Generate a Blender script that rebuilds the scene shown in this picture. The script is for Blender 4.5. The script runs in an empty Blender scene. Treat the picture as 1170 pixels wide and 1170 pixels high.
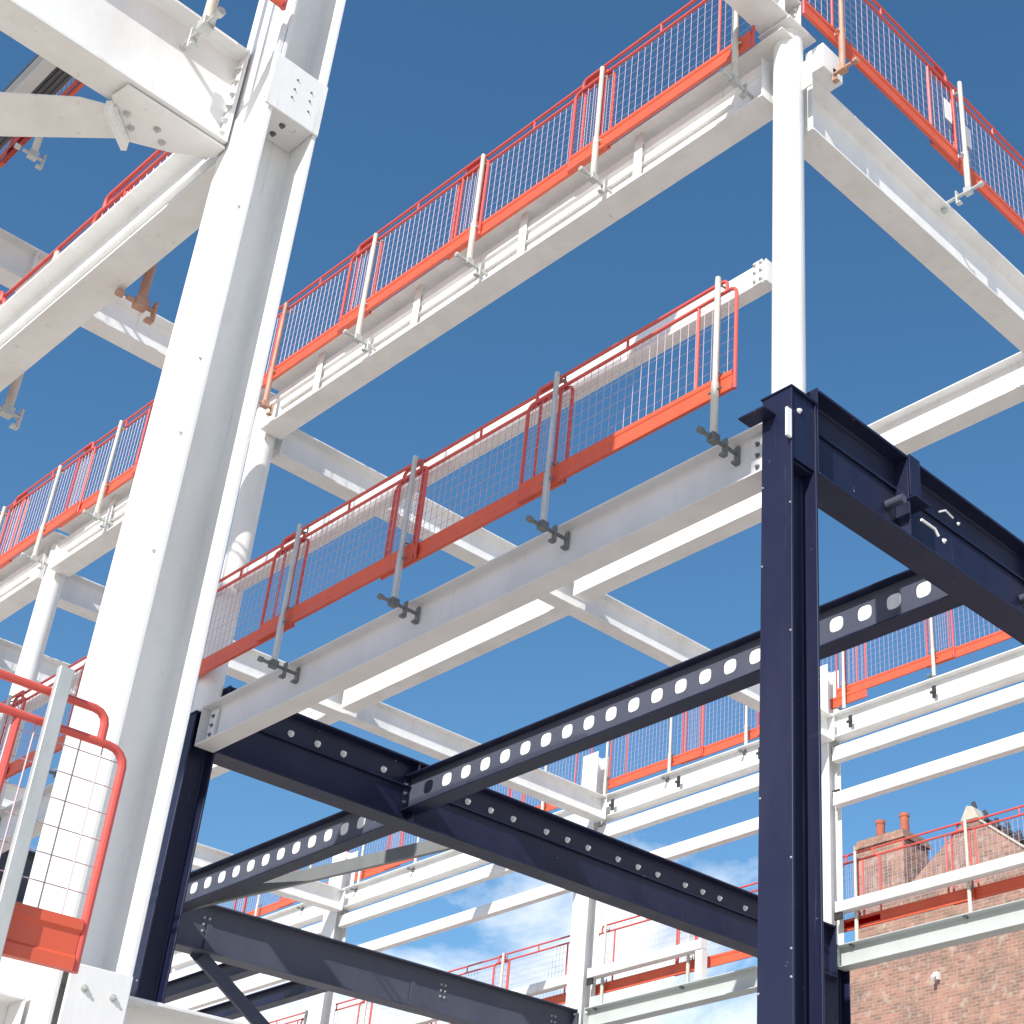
import bpy, math, random
from mathutils import Matrix, Vector
random.seed(7)
C = bpy.context.scene.collection
PI = math.pi
ORIG = {}

# ------------------------------------------------------------------ mesh builder
class MB:
    def __init__(s): s.v = []; s.f = []
    def box(s, x0, x1, y0, y1, z0, z1):
        n = len(s.v)
        s.v += [(x0,y0,z0),(x1,y0,z0),(x1,y1,z0),(x0,y1,z0),(x0,y0,z1),(x1,y0,z1),(x1,y1,z1),(x0,y1,z1)]
        s.f += [tuple(n+i for i in q) for q in ((0,3,2,1),(4,5,6,7),(0,1,5,4),(1,2,6,5),(2,3,7,6),(3,0,4,7))]
        return s
    def prism(s, prof, a0, a1, fn):
        """prof: closed outline (p, q); fn(a, p, q) -> xyz; works for non-convex outlines (one n-gon cap)"""
        n = len(s.v); k = len(prof)
        for a in (a0, a1):
            for p, q in prof: s.v.append(fn(a, p, q))
        for i in range(k):
            j = (i+1) % k
            s.f.append((n+i, n+j, n+k+j, n+k+i))
        s.f.append(tuple(range(n+k-1, n-1, -1))); s.f.append(tuple(range(n+k, n+2*k)))
        return s
    def tube(s, path, r, n=10, cap=True):
        P = [Vector(p) for p in path]
        base = len(s.v); up = None
        for i, p in enumerate(P):
            if i == 0: d = P[1]-P[0]
            elif i == len(P)-1: d = P[-1]-P[-2]
            else: d = (P[i+1]-P[i]).normalized() + (P[i]-P[i-1]).normalized()
            d.normalize()
            if up is None:
                up = Vector((0,0,1)) if abs(d.z) < .9 else Vector((1,0,0))
            a = d.cross(up).normalized(); b = a.cross(d).normalized(); up = b
            for k in range(n):
                t = 2*PI*k/n
                s.v.append(tuple(p + a*math.cos(t)*r + b*math.sin(t)*r))
        for i in range(len(P)-1):
            for k in range(n):
                k2 = (k+1) % n
                s.f.append((base+i*n+k, base+i*n+k2, base+(i+1)*n+k2, base+(i+1)*n+k))
        if cap:
            s.f.append(tuple(base+k for k in range(n-1, -1, -1)))
            e = base+(len(P)-1)*n
            s.f.append(tuple(e+k for k in range(n)))
        return s
    def wire(s, p, q, r):
        return s.tube([p, q], r, 4, True)

def build(name, mb, mat, parent=None, origin=None, bevel=0.0, smooth=30):
    """links the shapes (world coordinates) as ONE mesh object"""
    o_par = ORIG.get(parent.name, Vector((0,0,0))) if parent else Vector((0,0,0))
    if origin is None:
        origin = o_par if parent else Vector((0,0,0))
    origin = Vector(origin)
    me = bpy.data.meshes.new(name)
    me.from_pydata([tuple(Vector(v)-origin) for v in mb.v], [], mb.f)
    me.materials.append(mat); me.update()
    import bmesh
    bm = bmesh.new(); bm.from_mesh(me)
    bmesh.ops.recalc_face_normals(bm, faces=bm.faces)
    bm.to_mesh(me); bm.free()
    if smooth:
        for p in me.polygons: p.use_smooth = True
        me.set_sharp_from_angle(angle=math.radians(smooth))
    o = bpy.data.objects.new(name, me); C.objects.link(o)
    o.location = origin - o_par if parent else origin
    if parent: o.parent = parent
    ORIG[o.name] = origin
    if bevel:
        m = o.modifiers.new('bevel', 'BEVEL'); m.width = bevel; m.segments = 2; m.limit_method = 'ANGLE'
        m.angle_limit = math.radians(40); m.harden_normals = False
    return o

def tag(o, label=None, cat=None, group=None, kind=None):
    if label: o['label'] = label
    if cat: o['category'] = cat
    if group: o['group'] = group
    if kind: o['kind'] = kind
    return o

def empty(name, loc, label, cat, group=None):
    o = bpy.data.objects.new(name, None); C.objects.link(o); o.location = loc
    o.empty_display_size = .1
    ORIG[o.name] = Vector(loc)
    return tag(o, label, cat, group, 'thing')

def copy_tree(o, parent=None):
    c = o.copy(); C.objects.link(c)
    if parent: c.parent = parent
    for ch in [x for x in bpy.data.objects if x.parent is o]: copy_tree(ch, c)
    return c

# ------------------------------------------------------------------ materials
def new_mat(name):
    m = bpy.data.materials.new(name); m.use_nodes = True
    nt = m.node_tree; b = nt.nodes['Principled BSDF']
    return m, nt, b

def paint(name, col, col2, rough=.45, scale=3.0, amt=.6, bump=.02, metallic=0.0, speck=None, streak=True, streak_col=None):
    """painted or galvanised steel: mottled base colour, uneven gloss, fine orange-peel bump, chips"""
    m, nt, b = new_mat(name); N = nt.nodes; L = nt.links
    tc = N.new('ShaderNodeTexCoord'); g = N.new('ShaderNodeNewGeometry')
    mp = N.new('ShaderNodeMapping'); mp.inputs['Scale'].default_value = (1, 1, .35 if streak else 1)
    L.new(g.outputs['Position'], mp.inputs['Vector'])
    n1 = N.new('ShaderNodeTexNoise'); n1.inputs['Scale'].default_value = scale; n1.inputs['Detail'].default_value = 8
    n1.inputs['Roughness'].default_value = .65
    L.new(mp.outputs['Vector'], n1.inputs['Vector'])
    r = N.new('ShaderNodeValToRGB'); r.color_ramp.elements[0].position = .42; r.color_ramp.elements[1].position = .78
    r.color_ramp.elements[0].color = (*col, 1); 
    r.color_ramp.elements[1].color = tuple(col[i]*(1-amt)+col2[i]*amt for i in range(3)) + (1,)
    L.new(n1.outputs['Fac'], r.inputs['Fac'])
    out = r.outputs['Color']
    if speck:
        n3 = N.new('ShaderNodeTexNoise'); n3.inputs['Scale'].default_value = 14; n3.inputs['Detail'].default_value = 6
        n3.inputs['Roughness'].default_value = .7
        L.new(g.outputs['Position'], n3.inputs['Vector'])
        r3 = N.new('ShaderNodeValToRGB'); r3.color_ramp.elements[0].position = speck[1]; r3.color_ramp.elements[1].position = speck[1]+.03
        L.new(n3.outputs['Fac'], r3.inputs['Fac'])
        mx = N.new('ShaderNodeMix'); mx.data_type = 'RGBA'
        L.new(r3.outputs['Color'], mx.inputs['Factor']); L.new(out, mx.inputs['A']); mx.inputs['B'].default_value = (*speck[0], 1)
        out = mx.outputs['Result']
    if streak_col:
        for (sx, sy, sz), th, colr, strength in (((22,22,1.1), .64, streak_col, .55), ((1.3,1.3,24), .67, streak_col, .35), ((3.1,3.1,3.1), .60, tuple(c*.86 for c in col), .6)):
            m5 = N.new('ShaderNodeMapping'); m5.inputs['Scale'].default_value = (sx, sy, sz); L.new(g.outputs['Position'], m5.inputs['Vector'])
            n5 = N.new('ShaderNodeTexNoise'); n5.inputs['Scale'].default_value = 1; n5.inputs['Detail'].default_value = 5; n5.inputs['Roughness'].default_value = .6
            L.new(m5.outputs['Vector'], n5.inputs['Vector'])
            r5 = N.new('ShaderNodeMapRange'); r5.inputs['From Min'].default_value = th; r5.inputs['From Max'].default_value = th+.10; r5.inputs['To Max'].default_value = strength
            L.new(n5.outputs['Fac'], r5.inputs['Value'])
            x5 = N.new('ShaderNodeMix'); x5.data_type = 'RGBA'; x5.inputs['B'].default_value = (*colr, 1)
            L.new(r5.outputs[0], x5.inputs['Factor']); L.new(out, x5.inputs['A']); out = x5.outputs['Result']
    L.new(out, b.inputs['Base Color'])
    n2 = N.new('ShaderNodeTexNoise'); n2.inputs['Scale'].default_value = 60; n2.inputs['Detail'].default_value = 3
    L.new(g.outputs['Position'], n2.inputs['Vector'])
    n4 = N.new('ShaderNodeTexNoise'); n4.inputs['Scale'].default_value = 2.5; n4.inputs['Detail'].default_value = 2
    L.new(g.outputs['Position'], n4.inputs['Vector'])
    ad = N.new('ShaderNodeMath'); ad.operation = 'MULTIPLY_ADD'; ad.inputs[1].default_value = .12
    L.new(n2.outputs['Fac'], ad.inputs[0]); L.new(n4.outputs['Fac'], ad.inputs[2])
    bp = N.new('ShaderNodeBump'); bp.inputs['Strength'].default_value = .25; bp.inputs['Distance'].default_value = bump
    L.new(ad.outputs[0], bp.inputs['Height']); L.new(bp.outputs['Normal'], b.inputs['Normal'])
    mr = N.new('ShaderNodeMapRange'); mr.inputs['To Min'].default_value = max(.1, rough-.12); mr.inputs['To Max'].default_value = rough+.15
    L.new(n1.outputs['Fac'], mr.inputs['Value']); L.new(mr.outputs[0], b.inputs['Roughness'])
    b.inputs['Metallic'].default_value = metallic
    return m

WHITE = paint('white_steel_paint', (.81,.81,.80), (.62,.61,.58), .48, 2.2, .8, speck=((.45,.42,.38), .69), streak_col=(.50,.44,.36))
GREYW = paint('pale_grey_steel_paint', (.56,.56,.565), (.44,.44,.45), .5, 2.0, .7, speck=((.3,.3,.3), .74))
NAVY  = paint('navy_steel_paint', (.0115,.0145,.043), (.022,.026,.058), .40, 2.4, .8, speck=((.26,.27,.32), .69), streak_col=(.075,.08,.11))
SLATE = paint('slate_steel_paint', (.070,.078,.112), (.095,.103,.14), .45, 2.0, .8, speck=((.30,.31,.34), .75))
RED   = paint('red_powder_coat', (.64,.095,.075), (.50,.085,.08), .42, 6, .8, speck=((.55,.33,.28), .70))
ORANGE = paint('orange_powder_coat', (.70,.115,.050), (.56,.085,.05), .42, 5, .8, speck=((.50,.30,.22), .70), streak_col=(.42,.13,.09))
WIRE  = paint('coated_mesh_wire', (.50,.38,.45), (.40,.29,.35), .45, 6, .6)
GALV  = paint('galvanised_steel', (.56,.57,.55), (.40,.42,.40), .42, 9, .9, metallic=.35, speck=((.62,.55,.40), .66))
CREAM = paint('weathered_scaffold_tube', (.66,.62,.53), (.42,.38,.32), .55, 12, .9, metallic=.1, speck=((.30,.22,.16), .68))
RUST  = paint('rusty_scaffold_tube', (.50,.30,.22), (.34,.17,.12), .6, 12, .9, metallic=.1)
BOLTM = paint('zinc_plated_bolt', (.85,.85,.85), (.7,.7,.7), .35, 20, .5)
DKGALV = paint('dull_grey_clamp_iron', (.20,.21,.21), (.12,.13,.13), .5, 12, .8, metallic=.4)
BLACKI = paint('black_iron_cleat', (.03,.03,.035), (.05,.05,.05), .5, 9, .8)
PALE_DISC  = paint('pale_opening_disc', (.82,.82,.82), (.60,.61,.63), .6, 14, .8)
SHADEW = paint('shade_greyed_white_paint', (.66,.66,.67), (.52,.52,.53), .5, 2.0, .7, speck=((.3,.3,.3), .72), streak_col=(.42,.38,.33))  # white paint greyed to carry the shade on the front beams
PALEG = paint('pale_green_grey_paint', (.50,.535,.525), (.42,.45,.44), .5, 2.0, .7, speck=((.3,.3,.3), .74))
MIDG  = paint('mid_grey_steel_paint', (.20,.21,.215), (.14,.15,.155), .5, 3, .8)
DECK  = paint('dark_metal_deck', (.115,.12,.125), (.07,.072,.078), .6, 3, .8)
TAGM  = paint('white_plastic_tag', (.8,.8,.8), (.7,.7,.7), .4, 8, .4)
POT   = paint('terracotta_pot', (.42,.13,.075), (.26,.085,.06), .85, 9, .8)
STONE = paint('coping_stone', (.52,.47,.40), (.34,.30,.25), .85, 6, .8)
TILE  = paint('dark_roof_tile', (.045,.042,.05), (.08,.07,.075), .8, 7, .8)

for _m in (NAVY, SLATE): _m.node_tree.nodes['Principled BSDF'].inputs['Specular IOR Level'].default_value = .28

def brick_mat():
    m, nt, b = new_mat('weathered_brick'); N = nt.nodes; L = nt.links
    g = N.new('ShaderNodeNewGeometry'); sp = N.new('ShaderNodeSeparateXYZ'); L.new(g.outputs['Position'], sp.inputs[0])
    ad = N.new('ShaderNodeMath'); L.new(sp.outputs['X'], ad.inputs[0]); L.new(sp.outputs['Y'], ad.inputs[1])
    cb = N.new('ShaderNodeCombineXYZ'); L.new(ad.outputs[0], cb.inputs['X']); L.new(sp.outputs['Z'], cb.inputs['Y'])
    br = N.new('ShaderNodeTexBrick'); br.inputs['Scale'].default_value = 1
    br.inputs['Brick Width'].default_value = .235; br.inputs['Row Height'].default_value = .082
    br.inputs['Mortar Size'].default_value = .009; br.inputs['Mortar Smooth'].default_value = .2; br.inputs['Bias'].default_value = -.1
    br.inputs['Color1'].default_value = (.40,.22,.165,1); br.inputs['Color2'].default_value = (.235,.145,.118,1)
    br.inputs['Mortar'].default_value = (.37,.31,.28,1)
    L.new(cb.outputs[0], br.inputs['Vector'])
    n = N.new('ShaderNodeTexNoise'); n.inputs['Scale'].default_value = 1.1; n.inputs['Detail'].default_value = 9; n.inputs['Roughness'].default_value = .7
    L.new(g.outputs['Position'], n.inputs['Vector'])
    r = N.new('ShaderNodeValToRGB'); r.color_ramp.elements[0].position = .35; r.color_ramp.elements[1].position = .68
    r.color_ramp.elements[0].color = (.66,.70,.68,1); r.color_ramp.elements[1].color = (1.22,1.08,1.0,1)
    L.new(n.outputs['Fac'], r.inputs['Fac'])
    mx = N.new('ShaderNodeMix'); mx.data_type = 'RGBA'; mx.blend_type = 'MULTIPLY'; mx.inputs['Factor'].default_value = 1
    L.new(br.outputs['Color'], mx.inputs['A']); L.new(r.outputs['Color'], mx.inputs['B'])
    n2 = N.new('ShaderNodeTexNoise'); n2.inputs['Scale'].default_value = 4.5; n2.inputs['Detail'].default_value = 6
    L.new(g.outputs['Position'], n2.inputs['Vector'])
    r2 = N.new('ShaderNodeValToRGB'); r2.color_ramp.elements[0].position = .54; r2.color_ramp.elements[1].position = .70
    L.new(n2.outputs['Fac'], r2.inputs['Fac'])
    m2 = N.new('ShaderNodeMix'); m2.data_type = 'RGBA'; m2.inputs['B'].default_value = (.46,.39,.32,1)
    sc = N.new('ShaderNodeMath'); sc.operation = 'MULTIPLY'; sc.inputs[1].default_value = .7
    L.new(r2.outputs['Color'], sc.inputs[0]); L.new(sc.outputs[0], m2.inputs['Factor']); L.new(mx.outputs['Result'], m2.inputs['A'])
    L.new(m2.outputs['Result'], b.inputs['Base Color']); b.inputs['Roughness'].default_value = .9
    bp = N.new('ShaderNodeBump'); bp.inputs['Strength'].default_value = .6; bp.inputs['Distance'].default_value = .01
    L.new(br.outputs['Fac'], bp.inputs['Height']); bp.invert = True; L.new(bp.outputs['Normal'], b.inputs['Normal'])
    return m
BRICK = brick_mat()

def ground_mat():
    m, nt, b = new_mat('sandy_site_ground'); N = nt.nodes; L = nt.links
    g = N.new('ShaderNodeNewGeometry')
    n = N.new('ShaderNodeTexNoise'); n.inputs['Scale'].default_value = .4; n.inputs['Detail'].default_value = 10
    L.new(g.outputs['Position'], n.inputs['Vector'])
    r = N.new('ShaderNodeValToRGB'); r.color_ramp.elements[0].position = .3; r.color_ramp.elements[1].position = .7
    r.color_ramp.elements[0].color = (.47,.405,.34,1); r.color_ramp.elements[1].color = (.61,.54,.46,1)
    L.new(n.outputs['Fac'], r.inputs['Fac']); L.new(r.outputs['Color'], b.inputs['Base Color']); b.inputs['Roughness'].default_value = .95
    bp = N.new('ShaderNodeBump'); bp.inputs['Distance'].default_value = .1; L.new(n.outputs['Fac'], bp.inputs['Height']); L.new(bp.outputs['Normal'], b.inputs['Normal'])
    return m

# ------------------------------------------------------------------ sections
def i_profile(w, h, tf, tw, r=.012, k=3):
    """I outline centred on p, bottom at q=0, with root fillets"""
    hw, ht = w/2, tw/2
    pts = [(-hw,0),(hw,0),(hw,tf)]
    def arc(cx, cy, a0, a1):
        return [(cx+r*math.cos(a0+(a1-a0)*i/k), cy+r*math.sin(a0+(a1-a0)*i/k)) for i in range(k+1)]
    pts += arc(ht+r, tf+r, -PI/2, -PI) + arc(ht+r, h-tf-r, PI, PI/2)
    pts += [(hw,h-tf),(hw,h),(-hw,h),(-hw,h-tf)]
    pts += arc(-ht-r, h-tf-r, PI/2, 0) + arc(-ht-r, tf+r, 0, -PI/2)
    pts += [(-hw,tf)]
    return pts
def c_profile(w, h, tf, tw):
    """channel, web on +p side, toes towards -p"""
    hw = w/2
    return [(-hw,0),(hw,0),(hw,h),(-hw,h),(-hw,h-tf),(hw-tw,h-tf),(hw-tw,tf),(-hw,tf)]
def box_profile(w, h, b=.012):
    hw = w/2
    return [(-hw+b,0),(hw-b,0),(hw-b*.3,b*.3),(hw,b),(hw,h-b),(hw-b*.3,h-b*.3),(hw-b,h),(-hw+b,h),(-hw+b*.3,h-b*.3),(-hw,h-b),(-hw,b),(-hw+b*.3,b*.3)]

BOLT = {}
def bolt(parent, pos, normal, size=.016, mat=None, name='bolt'):
    mat = mat or BOLTM
    key = (round(size,4), mat.name)
    if key not in BOLT:
        mb = MB()
        mb.prism([(size*1.35*math.cos(t*PI/8), size*1.35*math.sin(t*PI/8)) for t in range(16)], 0, size*.25, lambda a,p,q: (p,q,a))
        mb.prism([(size*math.cos(t*PI/3), size*math.sin(t*PI/3)) for t in range(6)], size*.25, size*1.0, lambda a,p,q: (p,q,a))
        mb.prism([(size*.55*math.cos(t*PI/4), size*.55*math.sin(t*PI/4)) for t in range(8)], size*1.0, size*1.6, lambda a,p,q: (p,q,a))
        me = bpy.data.meshes.new('bolt'); me.from_pydata(mb.v, [], mb.f); me.materials.append(mat); BOLT[key] = me
    o = bpy.data.objects.new(name, BOLT[key]); C.objects.link(o)
    o.parent = parent; o.location = Vector(pos) - ORIG[parent.name]
    o.rotation_euler = Vector(normal).to_track_quat('Z', 'Y').to_euler()
    return o

FN = {'x': lambda c, zb: (lambda a,p,q: (a, c+p, zb+q)), 'y': lambda c, zb: (lambda a,p,q: (c-p, a, zb+q))}

def beam(label, axis, a0, a1, c, zb, w, h, mat, tf=.014, tw=.009, shape='i', cat='beam', name='steel_beam', group=None,
         ends=(1,1), bolts=3, stiff=(), bolt_side=-1):
    """axis 'x': runs along x at y=c; axis 'y': runs along y at x=c. zb = soffit height"""
    am = (a0+a1)/2
    loc = (am, c, zb) if axis == 'x' else (c, am, zb)
    root = empty(name, loc, label, cat, group)
    prof = {'t': lambda: [(-w/2,0),(w/2,0),(w/2,tf),(-.055,tf),(-.055,.29),(0,.295),(0,h-.01),(-.01,h),(-.08,h),(-.09,h-.01),(-.09,.305),(-.08,.295),(-.065,.29),(-.065,tf),(-w/2,tf)], 'i': lambda: i_profile(w,h,tf,tw), 'c': lambda: c_profile(w,h,tf,tw), 'b': lambda: box_profile(w,h)}[shape]()
    e0 = .012 if ends[0] else 0; e1 = .012 if ends[1] else 0
    build('beam_section', MB().prism(prof, a0+e0, a1-e1, FN[axis](c, zb)), mat, root, bevel=.002, smooth=35)
    for k, (on, p0, p1) in enumerate(((ends[0], a0, a0+.012), (ends[1], a1-.012, a1))):
        if not on: continue
        mb = MB(); hw = w/2-.004
        if axis == 'x': mb.box(p0, p1, c-hw, c+hw, zb+.003, zb+h+.012)
        else: mb.box(c-hw, c+hw, p0, p1, zb+.003, zb+h+.012)
        build('end_plate', mb, mat, root, bevel=.002)
        if bolts:
            inner = p1 if k == 0 else p0; d = 1 if k == 0 else -1
            for s in (-1, 1):
                for i in range(bolts):
                    z = zb + tf + .04 + (h-2*tf-.08)*i/max(1, bolts-1)
                    off = s*w*.3
                    pos = (inner, c+off, z) if axis == 'x' else (c+off, inner, z)
                    n = (d,0,0) if axis == 'x' else (0,d,0)
                    bolt(root, pos, n, .014)
    for a in stiff:
        for s in (-1, 1):
            mb = MB(); o0, o1 = sorted((s*(tw/2+.001), s*(w/2-.006)))
            if axis == 'x': mb.box(a-.006, a+.006, c+o0, c+o1, zb+tf+.001, zb+h-tf-.001)
            else: mb.box(c+o0, c+o1, a-.006, a+.006, zb+tf+.001, zb+h-tf-.001)
            build('stiffener', mb, mat, root)
    return root

def h_column(label, x0, x1, y0, y1, z0, z1, mat, tf=.018, tw=.012, name='steel_column'):
    """flanges face -Y/+Y, web in between"""
    root = empty(name, ((x0+x1)/2, (y0+y1)/2, z0), label, 'column')
    prof = i_profile(x1-x0, y1-y0, tf, tw, r=.015)
    cx = (x0+x1)/2
    build('column_section', MB().prism(prof, z0, z1, lambda a,p,q: (cx+p, y0+q, a)), mat, root, bevel=.0045, smooth=35)
    return root

# ------------------------------------------------------------------ guard rails
PZ_TOP, PZ_2, KICK = 1.03, .925, .155
PANEL = {}
def panel_proto(L, H=1.03, mid=.36):
    """barrier panel: local X along, outward = -Y, foot at z=0"""
    root = empty('mesh_barrier', (0,0,0), None, None)
    r = .014; z2 = H-.105
    mb = MB()
    # outer frame: two uprights, rounded top corners joined to second rail
    cr = .06
    pts = [(0,0,0),(0,0,z2-cr)] + [(cr-cr*math.cos(t*PI/8), 0, z2-cr+cr*math.sin(t*PI/8)) for t in range(1,5)]
    pts += [(L-cr+cr*math.sin(t*PI/8), 0, z2-cr+cr*math.cos(t*PI/8)) for t in range(0,5)] + [(L,0,0)]
    build('frame_tube', mb.tube(pts, r, 10), RED, root)
    mb = MB(); a = .09; cr = .045
    pts = [(a,0,z2),(a,0,H-cr)] + [(a+cr-cr*math.cos(t*PI/6), 0, H-cr+cr*math.sin(t*PI/6)) for t in range(1,4)]
    pts += [(L-a-cr+cr*math.sin(t*PI/6), 0, H-cr+cr*math.cos(t*PI/6)) for t in range(0,4)] + [(L-a,0,z2)]
    mb.tube(pts, r, 10)
    build('top_rail', mb, RED, root)
    for x in (L*.5,):
        build('spacer', MB().tube([(x,0,z2),(x,0,H)], .011, 8), RED, root)
    for x in ((mid, L-mid) if L > 1 else ()):
        build('upright', MB().tube([(x,.004,KICK),(x,.004,z2)], .012, 8), RED, root)
    mb = MB()
    n = int(round(L/.076))
    for i in range(1, n):
        x = L*i/n; mb.wire((x,.006,KICK-.01), (x,.006,z2), .0028)
    m = int(round((z2-KICK)/.1))
    for j in range(1, m+1):
        z = KICK+(z2-KICK)*j/(m+.5); mb.wire((0,.009,z), (L,.009,z), .0021)
    build('wire_mesh', mb, WIRE, root, smooth=0)
    # toe board: folded sheet with lips and a raised rib
    prof = [(-.016,0),(.012,0),(.012,.004),(-.012,.004),(-.012,.035),(-.004,.045),(-.004,KICK-.04),(-.012,KICK-.03),(-.012,KICK-.004),(.012,KICK-.004),(.012,KICK),(-.016,KICK),
            (-.016,KICK-.032),(-.008,KICK-.042),(-.008,.047),(-.016,.037)]
    build('toe_board', MB().prism(prof, .012, L-.012, lambda a,p,q: (a, p-.003, q)), ORANGE, root, smooth=0)
    return root

def post_proto(foot=-.24, top=1.02, tube=CREAM, clamp=GALV, arm=.30):
    """edge-protection post: local outward -Y; foot clamp reaches +Y over the beam flange"""
    root = empty('guardrail_post', (0,0,0), None, None)
    r = .021
    build('post_tube', MB().tube([(0,-.045,foot-.02),(0,-.045,top)], r, 14), tube, root)
    build('sleeve', MB().tube([(0,-.045,foot-.03),(0,-.045,foot+.42)], r+.006, 14), tube, root)
    build('panel_hook', MB().tube([(0,-.045,.93),(.012,-.01,.93),(.012,.03,.935),(.012,.03,.99)], .008, 8), clamp, root)
    build('panel_hook', MB().tube([(0,-.045,.16),(.012,-.01,.16),(.012,.03,.165),(.012,.03,.2)], .008, 8), clamp, root)
    mb = MB(); zf = foot-.035
    mb.tube([(0,-.13 if arm < .2 else -.16,zf),(0,max(arm-.1,.05),zf)], .015, 10)
    mb.tube([(0,-.19,zf),(0,-.15,zf)], .024, 10)
    mb.box(-.03,.03,-.08,-.01,zf-.03,zf+.035)
    arm_o = build('clamp_arm', mb, clamp, root, bevel=.003)
    for y in ((.06, arm-.09) if arm > .2 else (.03,)):
        mb = MB(); mb.box(-.022,.022,y,y+.016,zf-.085,zf+.06); mb.box(-.022,.022,y-.03,y,zf-.085,zf-.066)
        build('clamp_jaw', mb, clamp, arm_o, bevel=.003)
    build('locking_pin', MB().tube([(-.06,-.045,foot+.36),(.06,-.045,foot+.36)], .008, 8), clamp, root)
    return root

P_CACHE = {}; Q_CACHE = {}
def place(cache, key, make, loc, axis, label, cat, group):
    if key not in cache:
        o = make(); cache[key] = o
    else:
        o = copy_tree(cache[key])
    o.location = loc; o.rotation_euler = (0,0,0 if axis == 'x' else PI/2)
    o['label'] = label; o['category'] = cat; o['group'] = group; o['kind'] = 'thing'
    return o
def panel(L, loc, axis, label, group, H=1.03):
    return place(P_CACHE, (round(L,3), H), lambda: panel_proto(L, H), loc, axis, label, 'barrier', group)
def post(kind, loc, axis, label, group):
    K = {'top': dict(foot=-.24), 'low': dict(foot=-.36, clamp=DKGALV, tube=GALV, arm=.27, top=.99), 'rusty': dict(foot=-.24, tube=RUST, clamp=RUST, arm=.12),
         'short': dict(foot=-.24, arm=.12, clamp=GALV), 'back': dict(foot=-.24, tube=CREAM, clamp=DKGALV), 'cream': dict(foot=-.36, clamp=DKGALV, tube=CREAM, arm=.27, top=.99)}[kind]
    return place(Q_CACHE, kind, lambda: post_proto(**K), loc, axis, label, 'guardrail post', group)
ORD = ['first','second','third','fourth','fifth','sixth','seventh','eighth','ninth','tenth']

# =================================================================== SETTING
mb = MB(); S_ = 900; n = 24
for i in range(n+1):
    for j in range(n+1):
        mb.v.append((-S_+2*S_*i/n, -S_+2*S_*j/n, -1.6))
for i in range(n):
    for j in range(n):
        a = i*(n+1)+j; mb.f.append((a, a+n+1, a+n+2, a+1))
tag(build('ground', mb, ground_mat()), kind='structure')

# =================================================================== FRONT CORNER COLUMNS
X1A, X1B = -5.37, -5.12      # corner column
X2A, X2B = -12.27, -12.02
c1 = h_column('tall navy steel column right of centre with a cap plate at its head', X1A, X1B, 6.15, 6.41, -1.6, 6.19, NAVY)
build('cap_plate', MB().box(X1A-.008, X1B+.008, 6.142, 6.42, 6.191, 6.206), NAVY, c1, bevel=.002)
# connection stub between the flanges on the +X side
build('connection_plate', MB().box(X1B-.03, X1B-.014, 6.17, 6.39, 5.66, 6.188), NAVY, c1, bevel=.002)
build('connection_plate', MB().box(-5.24, X1B-.032, 6.17, 6.39, 5.640, 5.655), NAVY, c1, bevel=.002)
build('side_bracket', MB().box(X1A-.10, X1A+.12, 6.03, 6.148, 6.02, 6.036), NAVY, c1, bevel=.002)
build('edge_plate', MB().box(X1B-.012, X1B+.006, 6.10, 6.147, 5.78, 6.0), WHITE, c1, bevel=.002)  # plate coloured white in place of a sunlit edge
for z in (6.05,): bolt(c1, (X1B-.014, 6.24, z), (1,0,0), .014)
for z in (5.5, 4.92, 3.4, 2.3): bolt(c1, (X1A+.012, 6.15, z), (0,-1,0), .005, GALV)
for z in (5.3, 4.4, 3.0, 2.5, 2.35): bolt(c1, (X1B-.012, 6.15, z), (0,-1,0), .005, GALV)

c2 = h_column('navy steel column standing right beside the big white column', X2A, X2B, 6.15, 6.41, -1.6, 6.0, NAVY)
build('cap_plate', MB().box(X2A-.008, X2B+.008, 6.142, 6.42, 6.001, 6.016), NAVY, c2, bevel=.002)
c3 = h_column('navy steel column far left behind the near guardrail panel', -16.45, -16.2, 6.15, 6.41, -1.6, 6.0, NAVY)
for z in (2.1, 3.6): bolt(c2, (X2B-.02, 6.15, z), (0,-1,0), .006, GALV)

# round columns above
def round_col(label, x, z0, z1, y=6.29, r=.115, mat=WHITE):
    root = empty('round_column', (x, y, z0), label, 'column')
    build('column_tube', MB().tube([(x,y,z0+.02),(x,y,z1)], r, 40), mat, root)
    build('base_plate', MB().box(x-.12,x+.12,y-.12,y+.12,z0,z0+.02), mat, root, bevel=.002)
    return root
rc1 = round_col('white round tube column rising from the navy corner column', -5.26, 6.21, 9.72)
# head casting of the corner: fin plates and caps
build('fin_plate', MB().box(-5.130,-5.03, 6.283,6.297, 9.05, 9.34), WHITE, rc1, bevel=.002)
build('head_box', MB().box(-5.20,-5.02, 6.42,6.66, 9.36, 9.62), WHITE, rc1, bevel=.006)
build('fin_plate', MB().box(-5.62,-5.405, 6.283,6.297, 9.14, 9.48), WHITE, rc1, bevel=.002)
for z in (9.2,9.28,9.36,9.43): bolt(rc1, (-5.52, 6.283, z), (0,-1,0), .012, DKGALV)
build('cap_plate', MB().box(-5.43,-5.11, 6.13,6.45, 9.72, 9.74), WHITE, rc1, bevel=.003)
rc2 = round_col('white round tube column beside the big white column at mid height', -12.14, 6.02, 9.5)
rc3 = round_col('white round tube column at the far left between guardrail rows', -16.33, 6.02, 9.5)

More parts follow.
